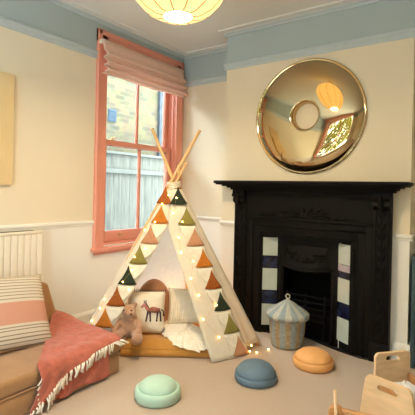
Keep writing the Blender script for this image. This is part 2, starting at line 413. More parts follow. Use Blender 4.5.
# box frame and parting beads in the reveal
for y0, y1 in ((WY0-.002, WY0+.012), (3.185, WY1+.002)):
    mb.box((XL-.135, y0, WZ0), (XL-.001, y1, WZ1))
for y0, y1 in ((WY0+.01, WY0+.03), (3.175, 3.19)):
    mb.box((XL-.032, y0, WZ0), (XL-.012, y1, WZ1), bev=.003); 
mb.box((XL-.135, WY0, WZ1-.02), (XL-.001, WY1, WZ1+.002))
mb.box((XL-.135, WY0, WZ0-.002), (XL-.001, WY1, WZ0+.02))
w1 = struct(mb, 'window_1', S)
mb = MB(); mb.box((XL-.02, 2.168, .612), (XL+.055, 3.31, .645), bev=.006); mb.box((XL-.01, 2.195, .585), (XL+.016, 3.29, .612)); mb.build('window_sill', S, w1)
def sash(name, x, z0, z1, bot, top):
    mb = MB(); d = .038; y0, y1 = 2.297, 3.18; st = .048
    mb.box((x, y0, z0), (x+d, y0+st, z1), bev=.004); mb.box((x, y1-st, z0), (x+d, y1, z1), bev=.004)
    mb.box((x+.001, y0+st-.004, z0), (x+d-.001, y1-st+.004, z0+bot), bev=.004); mb.box((x+.001, y0+st-.004, z1-top), (x+d-.001, y1-st+.004, z1), bev=.004)
    mb.box((x+.006, 2.742, z0+bot-.003), (x+d-.006, 2.764, z1-top+.003), bev=.003)
    o = mb.build(name, S, w1)
    for a, b in ((y0+st-.005, 2.745), (2.761, y1-st+.005)):
        g = MB(); g.box((x+.016, a, z0+bot-.005), (x+.020, b, z1-top+.005)); g.build('glass_pane', M['glass'], o)
    return o
lo = sash('lower_sash', XL-.075, .676, 1.553, .09, .045)
up = sash('upper_sash', XL-.118, 1.508, 2.345, .045, .05)
mb = MB()   # horns under the upper sash and a dowel of the parting bead on the right
mb.box((XL-.116, 3.134, 1.44), (XL-.082, 3.178, 1.51), bev=.012); mb.build('sash_horn', S, up)
def catch(parent, y, z, x):
    mb = MB(); mb.box((x, y-.02, z), (x+.03, y+.02, z+.008), bev=.002); mb.tube([(x+.015, y-.012, z+.006), (x+.02, y, z+.022), (x+.025, y+.02, z+.026)], .005); mb.ball((x+.025, y+.022, z+.026), .008)
    mb.build('sash_fastener', M['brass'], parent)
catch(lo, 2.42, 1.553, XL-.072)
mb = MB(); mb.tube([(XL-.04, 2.50, .735), (XL-.022, 2.505, .728), (XL-.022, 2.545, .728), (XL-.04, 2.55, .735)], .005); mb.build('sash_lift', M['brass'], lo)

# ------------------------------------------------------------------ roman blind
rb = empty('roman_blind', (XL+.05, 2.74, 2.06), label='pink striped roman blind pulled up at the top of the window', cat='blind')
prof = [(.045, 2.352), (.064, 2.348), (.068, 2.30), (.074, 2.262), (.100, 2.240), (.112, 2.222), (.100, 2.212), (.070, 2.206), (.078, 2.188), (.108, 2.172), (.122, 2.155), (.108, 2.146), (.074, 2.142),
        (.084, 2.126), (.116, 2.112), (.132, 2.096), (.118, 2.088), (.084, 2.084), (.10, 2.076), (.075, 2.07), (.048, 2.072)]
mb = MB(); N = 30
mb.grid(lambda u, v: (XL+prof[int(round(v*(len(prof)-1)))][0]+.003*math.sin(u*23+v*3), 2.198+u*1.04, prof[int(round(v*(len(prof)-1)))][1]+.004*math.sin(u*9)*v), N, len(prof))
mb.build('blind_fabric', M['blind'], rb, solid=.004)
mb = MB(); mb.box((XL+.029, 2.19, 2.315), (XL+.062, 3.225, 2.346)); mb.build('headrail', M['ecru'], rb)

# ------------------------------------------------------------------ outside
mb = MB(); mb.box((-9, -8, -.35), (XL-.25, 9, -.2)); g = mb.build('garden_paving', M['paving'], kind='structure')
nb = empty('neighbouring_house', (-4.75, 1.5, -.2), label='pale brick side of the neighbouring house seen through the window panes', cat='building')
mb = MB(); mb.box((-5.0, -6, -.2), (-4.6, 4.98, 3.0)); mb.build('brick_wall', M['brick'], nb)
mb = MB(); mb.box((-5.0, 4.98, -.2), (-4.55, 5.75, 3.0)); mb.build('quoin', M['brick_g'], nb)
mb = MB(); mb.box((-4.6, 3.94, 2.09), (-4.588, 4.09, 2.27))
for k in range(5): mb.box((-4.592, 3.95, 2.105+k*.033), (-4.578, 4.08, 2.117+k*.033))
mb.build('air_vent', M['vent'], nb)
fn = empty('garden_fence', (-4.2, 4, -.2), label='weathered grey board fence outside the lower window sash', cat='fence')
y = 1.5; k = 0
mb = MB()
while y < 6.2:
    mb.box((-4.21, y, -.2), (-4.19, y+.1465, 1.60+.01*math.sin(k*2.3)), bev=.003); y += .147; k += 1
mb.build('board_panel', M['fence'], fn)
for z, h, m in ((1.585, .035, M['fence_l']), (1.33, .06, M['fence_l']), (.5, .06, M['fence'])):
    mb = MB(); mb.box((-4.188, 1.5, z), (-4.15, 6.2, z+h), bev=.004); mb.build('fence_rail', m, fn)
# rear window (faces the mirror) and the tree behind it
mb = MB()
for x0, x1 in ((RWX0, RWX0+.05), (RWX1-.05, RWX1), (-1.68, -1.63), (-.8, -.75)): mb.box((x0, YF-.14, RWZ0), (x1, YF-.08, RWZ1))
for z0, z1 in ((RWZ0, RWZ0+.06), (RWZ1-.05, RWZ1), (1.4, 1.45)): mb.box((RWX0, YF-.138, z0), (RWX1, YF-.082, z1))
for a, b in (((RWX0-.09, YF-.001, RWZ0-.09), (RWX0, YF+.025, RWZ1+.09)), ((RWX1, YF-.001, RWZ0-.09), (RWX1+.09, YF+.025, RWZ1+.09)), ((RWX0, YF-.001, RWZ1), (RWX1, YF+.025, RWZ1+.09)), ((RWX0-.1, YF-.1, RWZ0-.03), (RWX1+.1, YF+.06, RWZ0))): mb.box(a, b)
w2 = struct(mb, 'window_2', S)
mb = MB(); mb.box((RWX0+.04, YF-.112, RWZ0+.04), (RWX1-.04, YF-.108, RWZ1-.04)); mb.build('glass_pane', M['glass'], w2)
tr = empty('garden_tree', (-1.5, -4.6, -.2), label='green garden tree mirrored in the right side of the round mirror', cat='tree')
mb = MB(); mb.tube([(-1.5, -4.6, -.2), (-1.52, -4.6, .8), (-1.46, -4.62, 1.6)], [.08, .06, .05]); mb.build('trunk', M['bark'], tr)
mb = MB()
for k in range(3400):
    d = V((random.gauss(0, 1), random.gauss(0, 1), random.gauss(0, 1))).normalized()*random.uniform(.5, 1)
    c = V((-1.4, -4.3, 1.5))+V((d.x*2.8, d.y*.9, d.z*1.8)); a = V((random.uniform(-1, 1), random.uniform(-1, 1), random.uniform(-1, 1))).normalized()*.15; b = a.orthogonal().normalized()*.07
    mb.poly([c-a, c+b, c+a, c-b])
mb.build('foliage', M['leaf'], tr)

# ------------------------------------------------------------------ pendant lantern
LX, LY = -1.36, 1.61
LZ = 2.028
lan = empty('pendant_lantern', (LX, LY, ZC), label='cream ribbed paper pendant lantern, lit, hanging from the ceiling', cat='lamp')
prof = [(.075, 0), (.12, .006), (.175, .036), (.222, .088), (.252, .15), (.262, .205), (.25, .265), (.215, .325), (.16, .37), (.10, .40), (.06, .41)]
NR = 11
def lobes(th, r, z):
    k = abs(math.sin(th*NR/2)); return r*(.955+.045*k**.6), z+LZ
mb = MB(); mb.lathe(prof, 132, (LX, LY, 0), fr=lobes, cap=False); mb.build('lamp_shade', M['shade'], lan)
for k in range(NR):
    th = 2*PI*k/NR
    mb = MB(); mb.tube([(LX+math.cos(th)*r*.957, LY+math.sin(th)*r*.957, z+LZ) for r, z in prof], .0028, 6); mb.build('rib', M['rib'], lan)
mb = MB(); mb.tube([(LX+.075*math.cos(2*PI*k/32), LY+.075*math.sin(2*PI*k/32), LZ) for k in range(32)], .004, 6, closed=True); mb.build('bottom_ring', M['rib'], lan)
mb = MB(); mb.lathe([(.004, .004), (.071, .004), (.071, .007), (.004, .007)], 32, (LX, LY, LZ)); 
for f_ in mb.bm.faces:
    if f_.calc_center_median().z > LZ+.0045: f_.material_index = 1
mb.build('diffuser', [M['lampglow'], M['ecru']], lan)
mb = MB(); mb.tube([(LX, LY, LZ+.40), (LX, LY, ZC)], .004); mb.build('cord', M['ecru'], lan)
mb = MB(); mb.lathe([(.05, -.001), (.05, -.018), (.012, -.03)], 24, (LX, LY, ZC)); mb.build('ceiling_rose', M['ecru'], lan)

# ------------------------------------------------------------------ radiator and wall canvas
rd = empty('radiator', (XL+.05, 1.1, .14), label='cream column radiator on the left wall behind the sofa', cat='radiator')
mb = MB(); mb.box((XL+.03, .45, .14), (XL+.062, 1.69, .812), bev=.01); mb.build('back_panel', M['radw'], rd)
for k in range(26):
    y = .47+k*.047
    mb = MB(); mb.box((XL+.058, y, .16), (XL+.082, y+.0455, .812), bev=.008)
    mb.build('column', M['radw'], rd)
mb = MB(); mb.box((XL+.034, .45, .81), (XL+.086, 1.69, .832), bev=.006); mb.mi = 1
mb.box((XL+.045, .5, .8325), (XL+.075, 1.62, .834)); mb.build('top_grille', [M['radw'], M['dark']], rd)
for y in (.7, 1.4):
    mb = MB(); mb.box((XL+.001, y, .5), (XL+.031, y+.04, .6)); mb.build('bracket', M['radw'], rd)
mb = MB(); mb.tube([(XL+.06, 1.55, .15), (XL+.06, 1.55, 0)], .009); mb.build('pipe', M['radw'], rd)
pc = empty('wall_canvas', (XL, 1.1, 1.146), label='plain ochre canvas picture at the left edge, above the radiator', cat='picture')
mb = MB(); mb.box((XL+.001, .80, 1.146), (XL+.03, 1.483, 1.888), bev=.003); mb.build('canvas', M['ochre'], pc)

# ------------------------------------------------------------------ fireplace
FC = -1.207; I = M['iron']
fp = empty('fireplace', (FC, YC, 0), label='black cast iron fireplace with tiled cheeks on the chimney wall', cat='fireplace')
Y0 = 2.95
# shelf: swept profile with returns, by stacked boxes of growing overhang
mb = MB()
for z0, z1, y, w, bv in ((1.198, 1.222, 2.80, .737, .006), (1.188, 1.199, 2.812, .722, .003), (1.176, 1.189, 2.845, .685, .004), (1.163, 1.177, 2.875, .655, .004), (1.148, 1.164, 2.905, .635, .004)):
    mb.box((FC-w, y, z0), (FC+w, YC-.001, z1), bev=bv)
mb.build('mantel_shelf', I, fp)
mb = MB(); mb.box((FC-.50, 2.955, .93), (FC+.50, YC-.001, 1.149)); mb.box((FC-.50, 2.945, 1.12), (FC+.50, 2.96, 1.149), bev=.004); mb.box((FC-.50, 2.94, .918), (FC+.50, 2.96, .936), bev=.004)
fz = mb.build('frieze_panel', I, fp)
mb = MB()   # raised crest in the frieze
mb.prism([(FC+.235*math.cos(a), .938+.10*math.sin(a)) for a in [PI*k/20 for k in range(21)]], 2.956, 2.944, lambda a, b, h: (a, h, b))
for k in range(9):
    a = PI*(k+.5)/9; mb.tube([(FC+.05*math.cos(a), 2.943, .945+.02*math.sin(a)), (FC+.14*math.cos(a), 2.936, .945+.055*math.sin(a)), (FC+.205*math.cos(a), 2.943, .945+.082*math.sin(a))], [.006, .013, .005], 8)
mb.ball((FC, 2.942, .965), (.035, .012, .028))
for s in (-1, 1):
    mb.tube([(FC+s*(.235+.05*t), 2.948, .944+.028*math.sin(t*PI)*(1-t*.4)) for t in [i/10 for i in range(11)]], .008, 8)
    mb.tube([(FC+s*(.25+.14*t), 2.948, .945+.018*math.sin(t*PI)) for t in [i/10 for i in range(11)]], .006, 8)
mb.build('crest_relief', I, fz)
for s in (-1, 1):
    x0, x1 = sorted((FC+s*.612, FC+s*.50))
    mb = MB(); mb.box((x0, 2.945, 0), (x1, YC-.001, 1.149), bev=.003)
    mb.box((x0-.008, 2.93, 0), (x1+.004, 2.96, .13), bev=.006)
    # raised border of the long panel
    for a, b in ((x0+.012, x0+.022), (x1-.022, x1-.012)): mb.box((a, 2.938, .16), (b, 2.948, 1.03), bev=.003)
    pl = mb.build('pilaster', I, fp)
    mb = MB(); cxm = (x0+x1)/2
    mb.prism([(2.946, 1.148), (2.90, 1.148), (2.898, 1.12), (2.912, 1.085), (2.905, 1.06), (2.925, 1.04), (2.946, 1.03)], x0+.004, x1-.004, lambda a, b, h: (h, a, b))
    mb.tube([(x0-.004, 2.915, 1.105), (x1+.004, 2.915, 1.105)], .016, 12)
    mb.tube([(cxm, 2.898, 1.13), (cxm, 2.90, 1.09), (cxm, 2.91, 1.05), (cxm, 2.936, 1.01)], [.012, .02, .016, .004], 8)
    mb.build('corbel', I, pl)
    mb = MB()   # running leaf ornament down the panel
    for k in range(11):
        z = .97-k*.073
        for t in (-1, 1): mb.tube([(cxm, 2.942, z), (cxm+t*.018, 2.936, z+.022), (cxm+t*.026, 2.942, z+.045)], [.003, .008, .003], 6)
    mb.tube([(cxm, 2.942, .2), (cxm, 2.938, .6), (cxm, 2.942, 1.0)], .004, 6)
    mb.ball((cxm, 2.942, .58), (.024, .012, .03))
    mb.build('leaf_relief', I, pl)
# stepped frame
mb = MB()
for w, t, top, y, th in ((.50, .055, .919, 2.955, .04), (.446, .05, .868, 2.965, .04)):
    for s in (-1, 1):
        a, b = sorted((FC+s*w, FC+s*(w-t))); mb.box((a, y, 0), (b, YC-.001, top), bev=.005)
    mb.box((FC-w+t-.003, y+.0005, top-t), (FC+w-t+.003, YC-.001, top), bev=.005)
for s in (-1, 1): mb.tube([(FC+s*.449, 2.962, 0), (FC+s*.449, 2.962, .87)], .010, 10)
mb.tube([(FC-.449, 2.962, .87), (FC+.449, 2.962, .87)], .010, 10)
fr = mb.build('surround_frame', I, fp)
mb = MB()   # bead (rope) moulding next to the tiles
n = 44
for s in (-1, 1):
    for k in range(n): mb.ball((FC+s*.374, 2.957, .03+k*.0178), (.011, .009, .0085), 8, 6)
for k in range(42): mb.ball((FC-.365+k*.0178, 2.957, .803), (.0085, .009, .011), 8, 6)
for s in (-1, 1):
    a, b = sorted((FC+s*.398, FC+s*.35)); mb.box((a, 2.958, 0), (b, YC-.001, .82))
mb.box((FC-.398, 2.9585, .785), (FC+.398, YC-.001, .8205))
mb.build('bead_moulding', I, fp)
# tiled cheeks, splayed
ZT = [(.772, .622, 'tile_w'), (.622, .522, 'tile_b'), (.522, .345, 'tile_w'), (.345, .235, 'tile_b'), (.235, .062, 'tile_w')]
for s in (-1, 1):
    xa, ya, xb, yb = FC+s*.352, 2.962, FC+s*.238, 3.03
    mb = MB(); mats = [M['soot'], M['tile_w'], M['tile_b'], M['tile_p']]
    mb.mi = 0; mb.prism([(xa, ya+.004), (xb, yb+.004), (xb, yb+.03), (xa, yb+.03)], .001, .79, lambda a, b, h: (a, b, h))
    d = V((xb-xa, yb-ya, 0)); nrm = V((-d.y, d.x, 0)).normalized()
    if nrm.y > 0: nrm = -nrm
    for k, (zt, zb, m) in enumerate(ZT):
        mb.mi = 1 if m == 'tile_w' else 2
        if s == 1 and k == 1: mb.mi = 2
        P = [V((xa, ya+.004, 0))+d*t for t in (.03, .97)]
        q = [(P[0].x, P[0].y), (P[1].x, P[1].y), (P[1].x+nrm.x*.006, P[1].y+nrm.y*.006), (P[0].x+nrm.x*.006, P[0].y+nrm.y*.006)]
        zz = [(zb+.002, zt-.002)]
        if s == 1 and k == 1: 
            mb.mi = 3; mb.prism(q, .572, zt-.002, lambda a, b, h: (a, b, h)); mb.mi = 2; mb.prism(q, zb+.002, .572, lambda a, b, h: (a, b, h))
        else: mb.prism(q, zb+.002, zt-.002, lambda a, b, h: (a, b, h))
    mb.build('tile_panel', mats, fp)
# inner casting: jambs, hood, grate, firebox
mb = MB()
for s in (-1, 1):
    a, b = sorted((FC+s*.245, FC+s*.19)); mb.box((a, 3.02, 0), (b, 3.06, .79), bev=.004)
    mb.tube([(FC+s*.215, 3.018, .02), (FC+s*.215, 3.018, .55)], .012, 8)
mb.box((FC-.24, 3.021, .70), (FC+.24, 3.06, .79)); mb.build('inner_jambs', I, fp)
mb = MB()
def hood(u, v):
    x = FC+(u-.5)*.40; e = 1-(2*u-1)**2
    z0 = .545-.03*e*0+.02*(1-e); z = z0+(.735-z0)*v
    return (x, 3.03-.06*(1-v)*e-.01*e, z)
mb.grid(hood, 21, 9); mb.tube([hood(i/20, 0) for i in range(21)], .009, 8)
hd = mb.build('smoke_hood', I, fp, solid=.008)
mb = MB(); mb.ball((FC, 2.985, .63), (.09, .014, .045)); mb.ball((FC, 2.973, .63), (.035, .014, .03))
for s in (-1, 1):
    for k in range(4): mb.tube([(FC+s*.06, 2.985, .63+.012*k), (FC+s*(.11+.015*k), 2.995, .63-.03+.025*k), (FC+s*(.15), 3.01, .61+.028*k)], [.006, .010, .004], 8)
mb.build('hood_crest', I, hd)
mb = MB()
mb.box((FX0+.001, YB-.01, 0), (FX1-.001, YB-.001, FZ1)); mb.box((FX0+.001, 3.06, 0), (FX0+.02, YB-.01, FZ1)); mb.box((FX1-.02, 3.06, 0), (FX1-.001, YB-.01, FZ1)); mb.box((FX0+.001, 3.06, .012), (FX1-.001, YB-.01, .03)); mb.box((FX0+.001, 3.06, FZ1-.02), (FX1-.001, YB-.01, FZ1-.001))
mb.build('firebox', M['soot'], fp)
mb = MB()
for k in range(5): mb.tube([(FC-.19, 3.05, .16+k*.045), (FC-.1, 3.02, .16+k*.045), (FC+.1, 3.02, .16+k*.045), (FC+.19, 3.05, .16+k*.045)], .007, 8)
for x in (-.15, 0, .15): mb.tube([(FC+x, 3.025, .03), (FC+x, 3.022, .36)], .008, 8)
mb.build('fire_grate', M['soot'], fp)
# black hearth with the carpet edge running past it
mb = MB()
edge = [(-1.66, 3.0), (-1.5, 2.985), (-1.36, 3.075), (-1.232, 3.085), (-1.08, 3.02), (-.981, 2.983), (-.88, 2.955), (-.775, 2.933), (-.69, 2.938), (-.58, 2.95)]
mb.prism(edge+[(-.58, 3.29), (-1.66, 3.29)], .0005, .006, lambda a, b, h: (a, b, h))
mb.build('hearth_slab', M['hearth'], label='black slate hearth flush with the carpet under the fireplace', cat='hearth')

# ------------------------------------------------------------------ round mirror
MX, MZ, MR = -1.222, 1.725, .444
mr = empty('round_mirror', (MX, YC, MZ), label='bronze convex ring mirror with centre hole above the mantel', cat='mirror')
rot = Matrix.Rotation(PI/2, 3, 'X')     # lathe axis +z -> -y
prof = []
for k in range(49):
    t = k/48
    r = .098+(MR-.018-.098)*t
    h = .012+.054*max(0, 1-(r/(MR-.017))**5.5)**.6
    e = (r-.098)/.022
    if e < 1: h -= .030*(1-math.sqrt(max(0, 1-(1-e)**2)))
    prof.append((r, h))
prof = [(.098, .002)]+prof+[(MR-.016, .016), (MR-.010, .022), (MR-.003, .020), (MR, .012), (MR-.001, .002)]
mb = MB(); mb.lathe(prof, 96, (MX, YC, MZ), axis=rot, cap=False); mb.build('mirror_ring', M['mirror'], mr)
mb = MB(); mb.lathe([(.1, .0015), (MR-.02, .0015)], 64, (MX, YC, MZ), axis=rot, cap=False); mb.build('backing', M['soot'], mr)

# ------------------------------------------------------------------ alcove cabinet and yellow picture at the right edge
bc = empty('bookcase', (-.1, 3.1, 0), label='dark teal open bookcase at the right edge beside the chimney', cat='bookcase')
bx0, bx1, by0, by1 = CX1+.022, .35, 2.99, 3.29
mb = MB(); mb.box((bx0, by0, 0), (bx0+.025, by1, .73), bev=.003); mb.build('side_panel', M['teal'], bc)
mb = MB(); mb.box((bx1-.025, by0, 0), (bx1, by1, .73), bev=.003); mb.build('side_panel', M['teal'], bc)
mb = MB(); mb.box((bx0+.025, by0+.27, 0), (bx1-.025, by1, .73)); mb.build('back_panel', M['teal'], bc)
for z in (.03, .26, .50, .706):
    mb = MB(); mb.box((bx0+.025, by0, z), (bx1-.025, by0+.27, z+.024), bev=.002); mb.build('shelf', M['teal'], bc)
nb_ = 0
for z, hh in ((.054, .17), (.284, .19), (.524, .15)):
    x = bx0+.027
    for k in range(4):
        w = random.uniform(.018, .035); h = hh-random.uniform(0, .025)
        b = MB(); b.box((x, by0+.02, z), (x+w, by0+.2, z+h), bev=.002)
        lab = {.054: 'bottom', .284: 'middle', .524: 'top'}[z]; pos = ('against the left side', 'second from the left side', 'third from the left side', 'fourth from the left side')[k]
        colr = 'grey' if (k+int(z*10)) % 2 == 0 else 'navy'
        b.build('book', M['book_a'] if colr == 'grey' else M['book_b'], label=f'{colr} book on the {lab} shelf of teal bookcase, {pos}', cat='book', group='books in the teal bookcase')
        x += w+.001
yp = empty('framed_picture', (-.3, YB, 1.85), label='small ochre picture on the alcove wall at the right edge', cat='picture')
mb = MB(); mb.box((CX1+.004, YB-.022, 1.82), (-.12, YB-.001, 2.08), bev=.003); mb.build('canvas', M['ochre'], yp)

# ------------------------------------------------------------------ play tent
A = V((-1.977, 2.336, 1.195))
FRt, SRt, Bk, Lf, FLt = V((-1.445, 2.515, 0)), V((-1.422, 2.675, 0)), V((-2.384, 3.063, 0)), V((-2.62, 2.25, 0)), V((-2.353, 1.775, 0))
tent = empty('play_tent', (-2.0, 2.35, 0), label='cream canvas teepee play tent with wooden poles by the window', cat='tent')
ZA = A.z
def edge_pt(foot, z, off=.0):
    t = 1-z/ZA; p = A+(foot-A)*t
    rad = V((foot.x-A.x, foot.y-A.y, 0)).normalized()
    return p+rad*(.032+off)
FD = V((.586, -.81, 0))          # towards the camera, normal of the front face
OA = V((-1.94, 2.235, .885))
IL, IR = V((-2.213, 1.856, 0)), V((-1.525, 2.235, 0))
def inner(z, foot):
    if z > OA.z:
        t = (z-OA.z)/(ZA-OA.z); top = A+FD*.034
        return OA.lerp(top, t)
    return foot.lerp(OA, z/OA.z)
def flap(side, z, t):
    ft, inn = (FRt, IR) if side > 0 else (FLt, IL)
    a = edge_pt(ft, z); b = inner(z, inn)
    p = a.lerp(b, t)
    bul = math.sin(t*PI)*.008+.004*math.sin(z*9+t*5)*t*(1-z)
    return p+FD*(bul+.012)
ZTOP = 1.14
for s in (-1, 1):
    mb = MB(); mb.grid(lambda u, v: flap(s, .006+(ZTOP-.006)*u+ (0 if u > .02 else .0), v), 40, 12)
    mb.build('door_flap', M['canvas2'], tent, solid=.004)
def panel(f0, f1, sag, zb=.006, wr=0):
    mb = MB()
    c = A.copy(); c.z = 0
    def fn(u, v):
        z = zb+(ZTOP-zb)*u
        a, b = edge_pt(f0, z), edge_pt(f1, z); p = a.lerp(b, v)
        inw = V((A.x-p.x, A.y-p.y, 0)); inw = inw.normalized() if inw.length > 1e-6 else inw
        p = p+inw*(sag*math.sin(v*PI)*math.sin(min(1, u*1.1)*PI))
        if wr: p = p-inw*wr*math.sin(v*PI*3+u*4)*(1-u)
        return p
    mb.grid(fn, 30, 16); return mb.build('canvas_panel', M['canvas'], tent, solid=.003)
panel(FRt, SRt, -.004, zb=.045, wr=.006); panel(SRt, Bk, .03); panel(Bk, Lf, .03); panel(Lf, FLt, .02)
feet = [(FRt, 1.335, V((0, .0, 0))), (FLt, 1.33, V((.0, -.034, 0))), (SRt, 1.10, V((-.02, .03, 0))), (Bk, 1.10, V((.03, .02, 0))), (Lf, 1.12, V((.03, -.01, 0)))]
for f, ext, off in feet:
    t = V((f.x-A.x, f.y-A.y, 0)).normalized()
    p0 = f+V((0, 0, .0)); p1 = A+(A-f)*(ext-1)+off*1.3
    mid = A+off
    mb = MB(); d = (p1-p0)
    pts = [p0+V((0, 0, .012)), p0.lerp(mid, .5)+off*.1, mid, p1]
    mb.tube(pts, .0125 if ext > 1.3 else .010, 12); mb.build('pole', M['pole'], tent)
mb = MB()
for k in range(4): mb.tube([(A.x+.046*math.cos(2*PI*i/24), A.y-.002+.052*math.sin(2*PI*i/24), 1.158+k*.012+.01*math.sin(2*PI*i/24)) for i in range(24)], .005, 6, closed=True)
mb.tube([A+FD*.052+V((0, 0, -.03)), A+FD*.06+V((.006, 0, -.08)), A+FD*.062+V((0, 0, -.14))], .004, 6)
mb.build('tie_rope', M['rope'], tent)
mb = MB()   # hem band along the tent door edges
for s in (-1, 1): mb.tube([flap(s, .01+(OA.z-.01)*i/20, .995) for i in range(21)], .004, 6)
mb.build('door_hem', M['rope'], tent)

# bunting: felt triangles up both tent doors
def bunting(s, cols, zb0, step, label):
    root = empty('bunting', flap(s, .5, .5), label=label, cat='bunting', group='felt bunting on the tent doors')
    for k, c in enumerate(cols):
        zb = zb0-step*k; h = .128; nn = 9
        sh = -.05 if zb > .95 else 0
        m = MB()
        e = flap(s, zb, 1)-flap(s, zb, 0); wd = e.length; e.normalize()
        cc = min(.062, wd*.5) if s > 0 else wd-min(.060, wd*.5)
        hb = min(.066, wd*.56)
        pc = flap(s, zb, cc/wd)+FD*.012
        nrm = e.cross(flap(s, zb+.1, cc/wd)-flap(s, zb, cc/wd)).normalized(); upv = nrm.cross(e).normalized()
        if upv.z < 0: upv = -upv
        sh = (flap(s, zb-.1, .5)-flap(s, zb, .5)).dot(e)/.1
        def fn(u, v, up=True):
            hw = hb*((1-u)**1.35 if up else (1-u**2.2)**.8)+.002
            if up: return pc+e*hw*(2*v-1)+upv*(h*u-.007*math.sin(v*PI)*(1-u))+FD*.008*u
            q = pc-FD*.003+e*(hw*.95*(2*v-1)+sh*.6*(h*u+.01))-upv*(.012+.105*u)
            q.z = max(.004, q.z); return q
        m.grid(fn, nn, 9); m.build('flag', M['flag_'+c], root, solid=.003)
        if k < len(cols)-1 and zb < .98:
            m = MB(); m.grid(lambda u, v: fn(u, v, False), 9, 9); m.build('flag', M['flag_cream'], root, solid=.003)
    m = MB(); m.tube([flap(s, zb0+.09-i*(zb0+.05-(zb0-step*(len(cols)-1)))/24, .45)+FD*.004 for i in range(25)], .0022, 6); m.build('string', M['rope'], root)
    return root
bunting(1, ['green', 'olive', 'peach', 'orange', 'rust', 'green', 'olive', 'peach'], 1.035, .1455, 'triangle bunting running down the right tent door, ending in a peach flag')
bunting(-1, ['rust', 'orange', 'peach', 'olive', 'green', 'rust', 'orange'], 1.04, .1415, 'triangle bunting running down the left tent door, ending in an orange flag')

# string lights over both doors and out onto the carpet
sl = empty('string_lights', (-1.6, 2.6, 0), label='warm fairy lights strung down the tent doors and onto carpet', cat='lights')
path = [V((-1.31, 2.69, .012)), V((-1.33, 2.655, .012)), V((-1.345, 2.60, .012)), V((-1.37, 2.555, .012)), V((-1.38, 2.53, .012))]
bul = [path[1], path[3], V((-1.395, 2.50, .03)), V((-1.40, 2.53, .06))]
path += [V((-1.395, 2.50, .03)), V((-1.40, 2.53, .06)), flap(1, .1, .05)+FD*.02+V((.01, 0, 0))]
zs = [.15, .27, .345, .42, .53, .64, .70, .80, .91, .97, 1.08]
ts = [.6, .85, .35, .75, .8, .55, .85, .75, .45, .8, .6]
for z, t in zip(zs, ts): p = flap(1, z, t)+FD*.022; path.append(p); bul.append(p)
zs = [1.1, 1.035, .905, .845, .72, .66, .57, .49, .44, .37, .31, .23]
ts = [.7, .4, .4, .15, .6, .35, .55, .45, .85, .1, .15, .1]
for z, t in zip(zs, ts): p = flap(-1, z, t)+FD*.022; path.append(p); bul.append(p)
# the tail of the string runs back inside the tent behind the cushions
tail = [V((-2.38, 2.5, .2)), V((-2.34, 2.62, .22)), V((-2.3, 2.74, .2)), V((-2.2, 2.82, .2)), V((-2.08, 2.84, .2)), V((-1.96, 2.8, .22)), V((-1.84, 2.74, .16)), V((-1.76, 2.66, .14))]
path2 = tail; bul2 = tail
m = MB(); m.tube(path, .0007, 5); m.tube(path2, .0007, 5); m.build('wire', M['wire'], sl)
for i, p in enumerate(bul+bul2):
    m = MB(); m.ball(p, .0055 if i < len(bul) else .0105, 10, 8); m.build('bulb', M['bulb'] if i < len(bul) else M['bulb2'], sl)

# ------------------------------------------------------------------ cushions and toys in the tent
def pillow_fn(w, h, t, pinch=.06, power=.5):
    def side(sgn):
        def fn(u, v):
            a, b = 2*u-1, 2*v-1
            x = w/2*a*(1-pinch*(1-b*b)*abs(a)**2); z = h/2*b*(1-pinch*(1-a*a)*abs(b)**2)
            y = sgn*t/2*(max(0, (1-a**4)*(1-b**4)))**power*(.75+.25*(1-a*a)*(1-b*b))
            return V((x, y, z+h/2))
        return fn
    return side
def pillow(w, h, t, loc, rz, lean, matl, name, label, cat='cushion', group=None, roll=0, part='cover', pinch=.06, warp=0):
    root = empty(name, loc, rz, label=label, cat=cat, group=group)
    R = Matrix.Rotation(lean, 4, 'X') @ Matrix.Rotation(roll, 4, 'Y')
    side = pillow_fn(w, h, t, pinch)
    mb = MB()
    for s in (-1, 1):
        fn = side(s); mb.grid(lambda u, v: fn(u, v)+V((0, .012*warp*math.sin(u*7+v*4), 0)), 25, 25)
    bmesh.ops.remove_doubles(mb.bm, verts=mb.bm.verts[:], dist=1e-4)
    o = mb.build(part, matl, root, local=True)
    o.matrix_local = R
    return root, o, side
MZT = .105     # mattress top
mt = empty('floor_mattress', (-1.85, 2.35, 0), label='mustard quilted floor mattress inside the play tent', cat='mattress')
ax = V((.81, .586, 0)).normalized(); ay = V((-.586, .81, 0)).normalized()
mc = V((-2.075, 1.935, 0))
def mpt(a, b, z): return mc+ax*a+ay*b+V((0, 0, z))
L1, D1 = .65, .60
mb = MB()
def mtop(u, v):
    a, b = u*L1, v*D1
    e = min(u, 1-u)*L1; e2 = min(v, 1-v)*D1
    k = min(1, e/.06); k2 = min(1, e2/.06)
    rise = math.sqrt(max(0, 1-(1-k)**2))*math.sqrt(max(0, 1-(1-k2)**2))
    puff = .014*abs(math.sin(a*PI/.13))**.6*abs(math.sin(b*PI/.15))**.6
    return mpt(a, b, .05+rise*(.045+puff*.8))
mb.grid(mtop, 53, 40)
def mside(u, v):
    per = [(0, 0), (L1, 0), (L1, D1), (0, D1), (0, 0)]
    q = u*4; i = min(3, int(q)); f = q-i
    a = per[i][0]+(per[i+1][0]-per[i][0])*f; b = per[i][1]+(per[i+1][1]-per[i][1])*f
    z = .05*v+.002; bulge = .018*math.sin(v*PI*.5)*0+.012*math.sin(PI*min(1, v*.5+.5))
    da, db = a-L1/2, b-D1/2
    out_ = .016*math.sin(PI*v)+.006*math.sin((a+b)*PI/.065)*v
    dx = (1 if i == 1 else -1 if i == 3 else 0)*out_; dy = (-1 if i == 0 else 1 if i == 2 else 0)*out_
    return mpt(a+dx, b+dy, z)
mb.grid(mside, 81, 5)
mb.build('mattress_cover', M['must'], mt)
